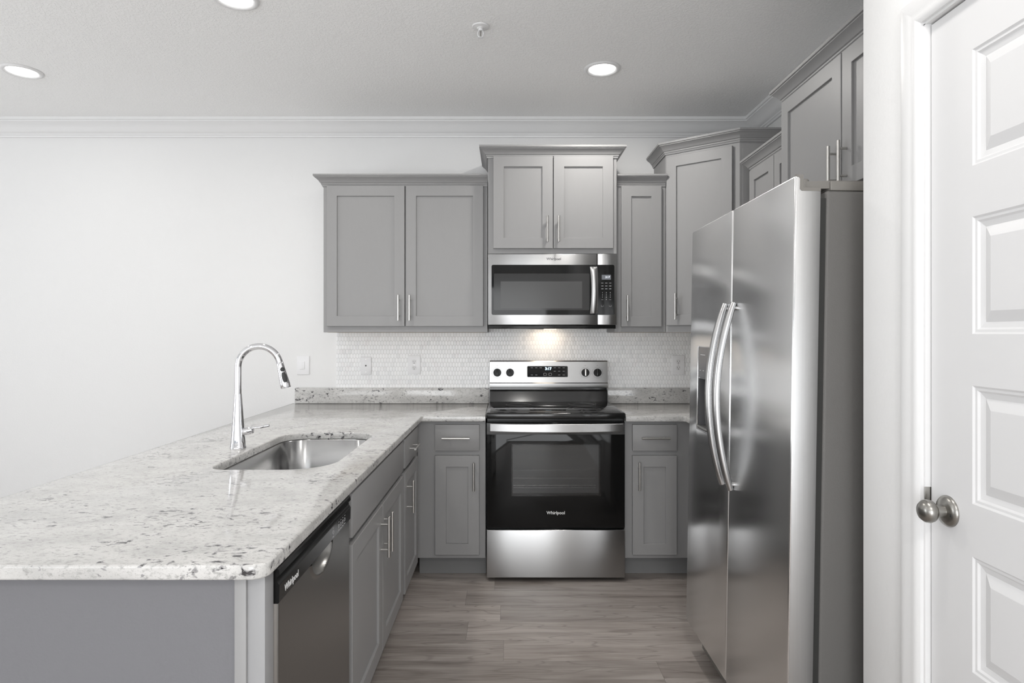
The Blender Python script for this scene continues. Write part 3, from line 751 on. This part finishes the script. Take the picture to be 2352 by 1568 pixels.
for r_, z in enumerate((mzp(650), mzp(656.5), mzp(663))):
    for x in (mxp(1383.5), mxp(1392.5), mxp(1401.5)): obj('key_marking', bx(x - .0065, x + .0065, MY - .0016, MY - .0010, z - (.0008 if r_ == 0 else .0015), z + .0012), 'mark', cp, True)
for i, row in enumerate((('1', '2', '3'), ('4', '5', '6'), ('7', '8', '9'), ('', '0', ''))):
    for j, ch in enumerate(row):
        if ch: obj('key_digit', text_bm(ch, .0085, T((mxp(1383.5 + 9 * j), MY - .0013, mzp(672 + 5.2 * i))) @ FRONT, .0003, .0002), 'mark', cp, True)
for x in (mxp(1383.5), mxp(1401.5)):
    obj('key_marking', bx(x - .006, x + .006, MY - .0016, MY - .0010, mzp(688) - .0006, mzp(688) + .0006), 'mark', cp, True)
    bm = bmesh.new()
    for dx in (-.0065, .0060): box(bm, x + dx, x + dx + .0006, MY - .0016, MY - .0010, mzp(704), mzp(700))
    box(bm, x - .0065, x + .0066, MY - .0016, MY - .0010, mzp(704), mzp(704) + .0008)
    obj('key_marking', bm, 'mark', cp, True)
bm = bmesh.new(); rows = []; n_ = 20                     # tall curved door handle
for k in range(n_ + 1):
    t = k / n_; z = mzp(720) + (mzp(613) - mzp(720)) * t; b_ = 1 - (2 * t - 1) ** 2
    y = MY - .020 - .022 * b_; xc = mxp(1363.5) + .004 * b_ - .002; hw = .0215 - .002 * b_
    rows.append([bm.verts.new(p) for p in ((xc - hw, y + .004, z), (xc - hw * .6, y, z), (xc + hw * .6, y, z), (xc + hw, y + .004, z), (xc + hw * .8, y + .012, z), (xc - hw * .8, y + .012, z))])
for A, B in zip(rows, rows[1:]):
    for j in range(6): bm.faces.new((A[j], A[(j + 1) % 6], B[(j + 1) % 6], B[j]))
bm.faces.new(rows[0]); bm.faces.new(rows[-1][::-1])
for z in (mzp(718), mzp(619)): box(bm, mxp(1363.5) - .010, mxp(1363.5) + .010, MY - .018, MY + .001, z, z + .014)
obj('handle', bm, 'steel', md, True, 30)
bm = bmesh.new(); box(bm, MX0 + .004, MX1 - .006, MY + .006, MY + .034, mz0 - .022, mz0 - .001, .003)
obj('bottom_vent', bm, 'blackp', mw, True)
for x0 in (.0, .33): obj('grease_filter', bx(x0, x0 + .22, MY + .06, MY + .25, mz0 - .026, mz0 - .021, .001), 'caulk', mw, True)
obj('cooktop_lamp', bx(.20, .31, YB - .13, YB - .08, mz0 - .0245, mz0 - .0215), m_emit('hood_lamp', (1, .83, .62), 2.0), mw, True)
hl = area('hood_lamp_light', (.255, YB - .105, mz0 - .028), (0.25, 0, 0), .14, .05, .42, (1.0, .82, .62))

# ------------------------------------------------------------------ dishwasher
DWX = -.472; dy0, dy1 = 1.300, 1.888
dwr = empty('dishwasher', (DWX - .3, (dy0 + dy1) / 2, 0), label='stainless dishwasher with black control strip in the peninsula', cat='dishwasher')
obj('tub', bx(-1.06, -.505, dy0 - .002, dy1 - .002, .10, .868), 'blackp', dwr, True)
obj('kick_plate', bx(-.60, -.545, dy0, dy1, .0, .10), 'blackp', dwr, True)
# front panel with the scooped pocket under the console
bm = bmesh.new(); NY, NZ = 150, 150; zlo, zhi = .115, .796; pc, pw, ph, pd = 1.605, .085, .050, .022
grid = []
def dw_x(y, z):
    u = (y - pc) / pw; v = (zhi + .004 - z) / ph; q = u * u + v * v
    d = 0.0
    if q < 1: d = pd * (1 - q * q)
    rim = .004 * math.exp(-((math.sqrt(q) - 1.04) / .09) ** 2) if q < 2 else 0
    e_ = min(y - dy0, dy1 - y, z - zlo); e_ = max(0, .004 - e_) / .004
    return DWX - .003 - d + rim - .003 * e_ * e_
for i in range(NY + 1):
    y = dy0 + (dy1 - dy0) * i / NY
    col = []
    for j in range(NZ + 1):
        z = zhi - (zhi - zlo) * (j / NZ) ** 1.9
        col.append(bm.verts.new((dw_x(y, z), y, z)))
    grid.append(col)
for i in range(NY):
    for j in range(NZ): bm.faces.new((grid[i][j], grid[i + 1][j], grid[i + 1][j + 1], grid[i][j + 1]))
bd = [e_ for e_ in bm.edges if len(e_.link_faces) == 1]
ex = bmesh.ops.extrude_edge_only(bm, edges=bd)
for v in ex['geom']:
    if isinstance(v, bmesh.types.BMVert): v.co.x = -.505
obj('door_panel', bm, 'dwsteel', dwr, True, 60)
bm = bmesh.new()                                        # black console: raised ridge, deeper recess
prof = [(-.505, .797), (DWX - .002, .797), (DWX, .800), (DWX + .001, .835), (DWX - .004, .842), (DWX - .006, .850), (DWX + .001, .856), (DWX, .867), (DWX - .004, .870), (-.505, .870)]
a = [[bm.verts.new((x, y, z)) for x, z in prof] for y in (dy0 - .003, dy1 - .001)]
for j in range(len(prof)): bm.faces.new((a[0][j], a[0][(j + 1) % len(prof)], a[1][(j + 1) % len(prof)], a[1][j]))
bm.faces.new(a[0][::-1]); bm.faces.new(a[1])
dc = obj('control_console', bm, 'blackp', dwr, True, 25)
obj('logo', text_bm(LOGO, .021, T((DWX + .0008, 1.372, .816)) @ RIGHT, .0003, .0003), 'logo_w', dc, True)
for y in (1.70, 1.755, 1.776, 1.797, 1.818):
    bm = bmesh.new(); lathe(bm, [(.0045, 0), (.0055, 0), (.0055, .0004), (.0045, .0004), (.0045, 0)], T((DWX + .0006, y, .818)) @ RIGHT, 20)
    box(bm, DWX, DWX + .0012, y - .006, y + .006, .806, .8072); box(bm, DWX, DWX + .0013, y - .004, y + .004, .829, .8300)
    obj('key_marking', bm, 'mark', dc, True)

# ------------------------------------------------------------------ refrigerator (leans back a little)
FX0, FY0, FY1, FS = .7705, 1.740, 2.711, 2.222
fr = empty('refrigerator', (FX0, (FY0 + FY1) / 2, 0), label='stainless side-by-side refrigerator with curved handles', cat='refrigerator')
body = obj('body', bx(FX0 + .092, 1.50, FY0 + .012, FY1 - .008, .03, 1.757, .010, seg=3), 'fbody', fr, True)
obj('gasket', bx(FX0 + .072, FX0 + .093, FY0 + .014, FY1 - .014, .14, 1.735), 'gasket', fr, True)
def fdoor(name, y0, y1, notch_near):
    bm = bmesh.new(); box(bm, FX0, FX0 + .072, y0, y1, .122, 1.794, .006, 3)
    return obj(name, bm, 'steelv', fr, True, 40)
fd = fdoor('refrigerator_door', FY0, FS - .003, True)
fz = fdoor('freezer_door', FS + .003, FY1, False)
inv = wm(fr).inverted()
for o_, y0, y1 in ((fd, FY0 - .01, FY0 + .10), (fz, FY1 - .10, FY1 + .01)):
    bm = bx(FX0 + .022, FX0 + .09, y0, y1, 1.758, 1.82); bmesh.ops.transform(bm, matrix=inv, verts=bm.verts[:]); cut(o_, bm)
# taupe end cap lining the hinge notch
bm = bmesh.new(); extrude_poly(bm, [(.003, 1.797), (.0225, 1.797), (.0225, 1.7605), (.071, 1.7605), (.071, 1.751), (.018, 1.751), (.0125, 1.756), (.0125, 1.785), (.009, 1.790), (.003, 1.792)], 0, .012)
bmesh.ops.transform(bm, matrix=T((FX0, FY0 + .0115, 0)) @ FRONT, verts=bm.verts[:])
obj('door_end_cap', bm, 'hinge', fd, True, 25)
# pale steel wrap on the near door side
obj('door_side', bx(FX0 + .004, FX0 + .0705, FY0 - .0008, FY0 + .001, .126, 1.7505, .0003), 'steeledge', fd, True)
for (yn, s_) in ((FY0 + .045, 1), (FY1 - .045, -1)):
    bm = bmesh.new(); lathe(bm, [(0, 0), (.010, 0), (.010, .006), (.013, .008), (.013, .030), (.011, .033), (0, .033)], T((FX0 + .045, yn, 1.760)), 20)
    extrude_poly(bm, [(FX0 + .040, yn - .012 * 1), (FX0 + .12, yn - .025), (FX0 + .30, yn - .028), (FX0 + .30, yn + .05), (FX0 + .12, yn + .04), (FX0 + .040, yn + .012)], 1.764, 1.786)
    obj('hinge', bm, 'hinge', fr, True, 30)
obj('top_cover', bx(FX0 + .105, 1.40, FY0 + .014, FY1 - .012, 1.757, 1.784, .004), 'hinge', fr, True)
def bow(name, yc, parent):
    bm = bmesh.new(); z0, z1 = .812, 1.462; n_ = 30; pts = []; ra = []; rb = []
    for k in range(n_ + 1):
        t = k / n_; b_ = (1 - abs(2 * t - 1) ** 2.0)
        pts.append((FX0 - .007 - .055 * b_, yc, z0 + (z1 - z0) * t)); s_ = min(1, .80 + 2.2 * min(t, 1 - t)); ra.append(.0125 * s_); rb.append(.0145 * s_)
    tube(bm, pts, ra, 16, True, rb)
    for z in (z0 + .018, z1 - .018): tube(bm, [(FX0 + .001, yc, z), (FX0 - .012, yc, z)], .0085, 12)
    return obj(name, bm, 'hsteel', parent, True, 60)
bow('handle', 2.180, fd); bow('handle', 2.266, fz)
# dispenser in the freezer door
q0, q1, dz0, dz1 = 2.368, 2.590, .968, 1.300
bm = bx(FX0 - .02, FX0 + .060, q0, q1, dz0, 1.178); bmesh.ops.transform(bm, matrix=inv, verts=bm.verts[:]); cut(fz, bm)
bm = bmesh.new(); t_ = .003
box(bm, FX0 + .056, FX0 + .0595, q0 + .001, q1 - .001, dz0 + .001, 1.177); box(bm, FX0 + .001, FX0 + .056, q0 + .0005, q0 + .004, dz0 + .001, 1.177)
box(bm, FX0 + .001, FX0 + .056, q1 - .004, q1 - .0005, dz0 + .001, 1.177); box(bm, FX0 + .001, FX0 + .056, q0 + .004, q1 - .004, 1.172, 1.177)
obj('dispenser_recess', bm, 'grey', fz, True)
bm = bmesh.new(); box(bm, FX0 - .004, FX0 + .056, q0 + .004, q1 - .004, dz0 + .001, dz0 + .012, .002); obj('drip_tray', bm, 'nickel', fz, True)
bm = bmesh.new(); extrude_poly(bm, round_rect(-q1, -q0, 1.178, dz1, .005, 4), 0, .003); bmesh.ops.transform(bm, matrix=T((FX0 + .001, 0, 0)) @ LEFT, verts=bm.verts[:])
dpn = obj('dispenser_panel', bm, 'grey', fz, True)
bm = bmesh.new(); f0, f1 = q0 - .006, q1 + .006
box(bm, FX0 - .004, FX0 + .002, f1 - .006, f1, dz0 - .006, dz1 + .004, .001); box(bm, FX0 - .004, FX0 + .002, f0, f0 + .006, dz0 - .006, dz1 + .004, .001)
box(bm, FX0 - .004, FX0 + .002, f0 + .006, f1 - .006, dz0 - .006, dz0, .001); box(bm, FX0 - .003, FX0 + .002, f0 + .006, f1 - .006, dz1, dz1 + .003, .0008)
obj('dispenser_bezel', bm, 'steelv', fz, True)
bm = bmesh.new(); box(bm, FX0 + .030, FX0 + .040, 2.44, 2.50, 1.06, 1.165, .003); obj('dispenser_paddle', bm, 'blackp', fz, True)
for y in (2.40, 2.44, 2.48, 2.52, 2.56): obj('panel_marking', bx(FX0 - .0024, FX0 - .0016, y - .008, y + .008, 1.205, 1.2065), 'mark', fz, True)
obj('panel_marking', bx(FX0 - .0024, FX0 - .0016, 2.50, 2.56, 1.268, 1.2705), 'mark', fz, True)
obj('base_grille', bx(FX0 + .062, FX0 + .09, FY0 + .03, FY1 - .03, .012, .118, .004), 'hinge', fr, True)
for y in (FY0 + .06, FY1 - .06):
    for x in (FX0 + .11, 1.40): obj('leveling_foot', bx(x, x + .05, y - .02, y + .02, .0, .035, .004), 'hinge', fr, True)
fr.rotation_euler = (0, .0165, 0); fr.location.z = .002

# ------------------------------------------------------------------ wall plates
def plate_root(name, label, cat, px0, px1, py0, py1, ys):
    ppm = FPX / ys
    x0, x1 = (px0 - PX) / ppm, (px1 - PX) / ppm; z1, z0 = HC - (py0 - PY) / ppm, HC - (py1 - PY) / ppm
    r = empty(name, ((x0 + x1) / 2, ys, (z0 + z1) / 2), label=label, cat=cat)
    obj('cover_plate', bx(x0, x1, ys - .006, ys - .0002, z0, z1, .0025, seg=3), 'white', r, True)
    return r, (x0 + x1) / 2, (z0 + z1) / 2
def screw(bm, x, y, z): lathe(bm, [(0, 0), (.003, 0), (.003, .001), (0, .0012)], T((x, y, z)) @ FRONT, 12)
ty = YB - .008
r, x, z = plate_root('phone_jack', 'white phone jack plate, leftmost plate on the mosaic tile', 'phone jack', 828.5, 853, 819, 860, ty)
bm = bmesh.new(); box(bm, x - .0045, x + .0045, ty - .0068, ty - .0055, z - .004, z + .003); box(bm, x - .002, x + .002, ty - .0068, ty - .0055, z + .003, z + .006); obj('jack_opening', bm, 'slot', r, True)
for dz in (.042, -.042): bm = bmesh.new(); screw(bm, x, ty - .006, z + dz); obj('screw', bm, 'nickel', r, True)
def outlet(label, px0, px1, py0, py1):
    r, x, z = plate_root('power_outlet', label, 'outlet', px0, px1, py0, py1, ty)
    for s in (-1, 1):
        bm = bmesh.new(); sl = bmesh.new()
        zc = z + s * .0195
        b2 = bmesh.new(); pts = []
        for k in range(32):
            a = 2 * PI * k / 32; pts.append((max(-.0145, min(.0145, .0172 * math.cos(a))), .0150 * math.sin(a)))
        extrude_poly(b2, pts, 0, .0015); bmesh.ops.transform(b2, matrix=T((x, ty - .0058, zc)) @ FRONT, verts=b2.verts[:]); merge(bm, b2)
        box(sl, x - .0072, x - .0054, ty - .0078, ty - .0070, zc - .001, zc + .008); box(sl, x + .0056, x + .0072, ty - .0078, ty - .0070, zc, zc + .0075)
        lathe(sl, [(0, 0), (.0026, 0), (.0026, .0008), (0, .0008)], T((x, ty - .0070, zc - .0075)) @ FRONT, 12)
        rc = obj('receptacle', bm, 'ivory', r, True); obj('slot', sl, 'slot', rc, True)
    bm = bmesh.new(); screw(bm, x, ty - .006, z); obj('screw', bm, 'nickel', r, True)
outlet('white double power outlet on the tile left of the range', 937, 966, 816, 859)
outlet('white double power outlet on the tile beside the refrigerator', 1543, 1572, 815.5, 859.5)
r, x, z = plate_root('light_switch', 'white rocker light switch on the plain wall behind the faucet', 'light switch', 682.5, 711, 817, 860, YB)
obj('rocker', bx(x - .021, x + .010, YB - .0095, YB - .005, z - .026, z + .025, .0012), 'white', r, True)

# ------------------------------------------------------------------ ceiling fixtures
def can(x, y, label, power):
    r = empty('recessed_light', (x, y, ZC), label=label, cat='ceiling light', group=None)
    bm = bmesh.new(); lathe(bm, [(.068, -.001), (.070, -.004), (.082, -.010), (.092, -.006), (.096, -.0008), (.068, -.0008)], T((x, y, ZC)), 48); obj('trim_ring', bm, 'trim', r, True, 60)
    bm = bmesh.new(); lathe(bm, [(0, -.0035), (.067, -.0035), (.069, -.0012), (0, -.0012)], T((x, y, ZC)), 48); obj('lens', bm, 'lens', r, True)
    l = area('recessed_light_beam', (x, y, ZC - .012), (0, 0, 0), .13, .13, power, (1, .97, .93), PI * .95, 'DISK')
can(.497, 3.282, 'round recessed ceiling light above the range', 11)
can(-2.562, 3.309, 'round recessed ceiling light at the far left near the back wall', 1.6)
can(-1.126, 2.590, 'round recessed ceiling light cut by the top of the photo', 11)
for cx_, cy_, lb in ((-2.5, .9, 'added as fill left of the camera'), (.20, -.85, 'added as fill behind the camera in line with the range'), (.48, 1.05, 'overhead between counter and pantry door'), (-2.5, -1.6, 'added as fill in the rear corner by the windows')):
    can(cx_, cy_, 'round recessed ceiling light ' + lb, 22 if cy_ == -.85 else 6.5 if cy_ == 1.05 else 5)  # all but the overhead one are unseen cans added as fill light
sx, sy = -.12, 2.827
r = empty('fire_sprinkler', (sx, sy, ZC), label='small white fire sprinkler head on the ceiling', cat='sprinkler')
bm = bmesh.new(); lathe(bm, [(0, -.001), (.039, -.001), (.037, -.006), (.016, -.009), (.014, -.012), (0, -.012)], T((sx, sy, ZC)), 32); obj('escutcheon', bm, 'trim', r, True)
bm = bmesh.new()
lathe(bm, [(0, -.012), (.010, -.012), (.010, -.022), (0, -.022)], T((sx, sy, ZC)), 16)
for s in (-1, 1): tube(bm, [(sx + s * .009, sy, ZC - .020), (sx + s * .013, sy, ZC - .032), (sx + s * .011, sy, ZC - .044), (sx + s * .002, sy, ZC - .052)], .0022, 8)
lathe(bm, [(0, -.052), (.012, -.052), (.012, -.054), (0, -.054)], T((sx, sy, ZC)), 20)
obj('sprinkler_frame', bm, 'white', r, True)
bm = bmesh.new(); tube(bm, [(sx, sy, ZC - .022), (sx, sy, ZC - .050)], .0025, 8); obj('glass_bulb', bm, 'pewter', r, True)
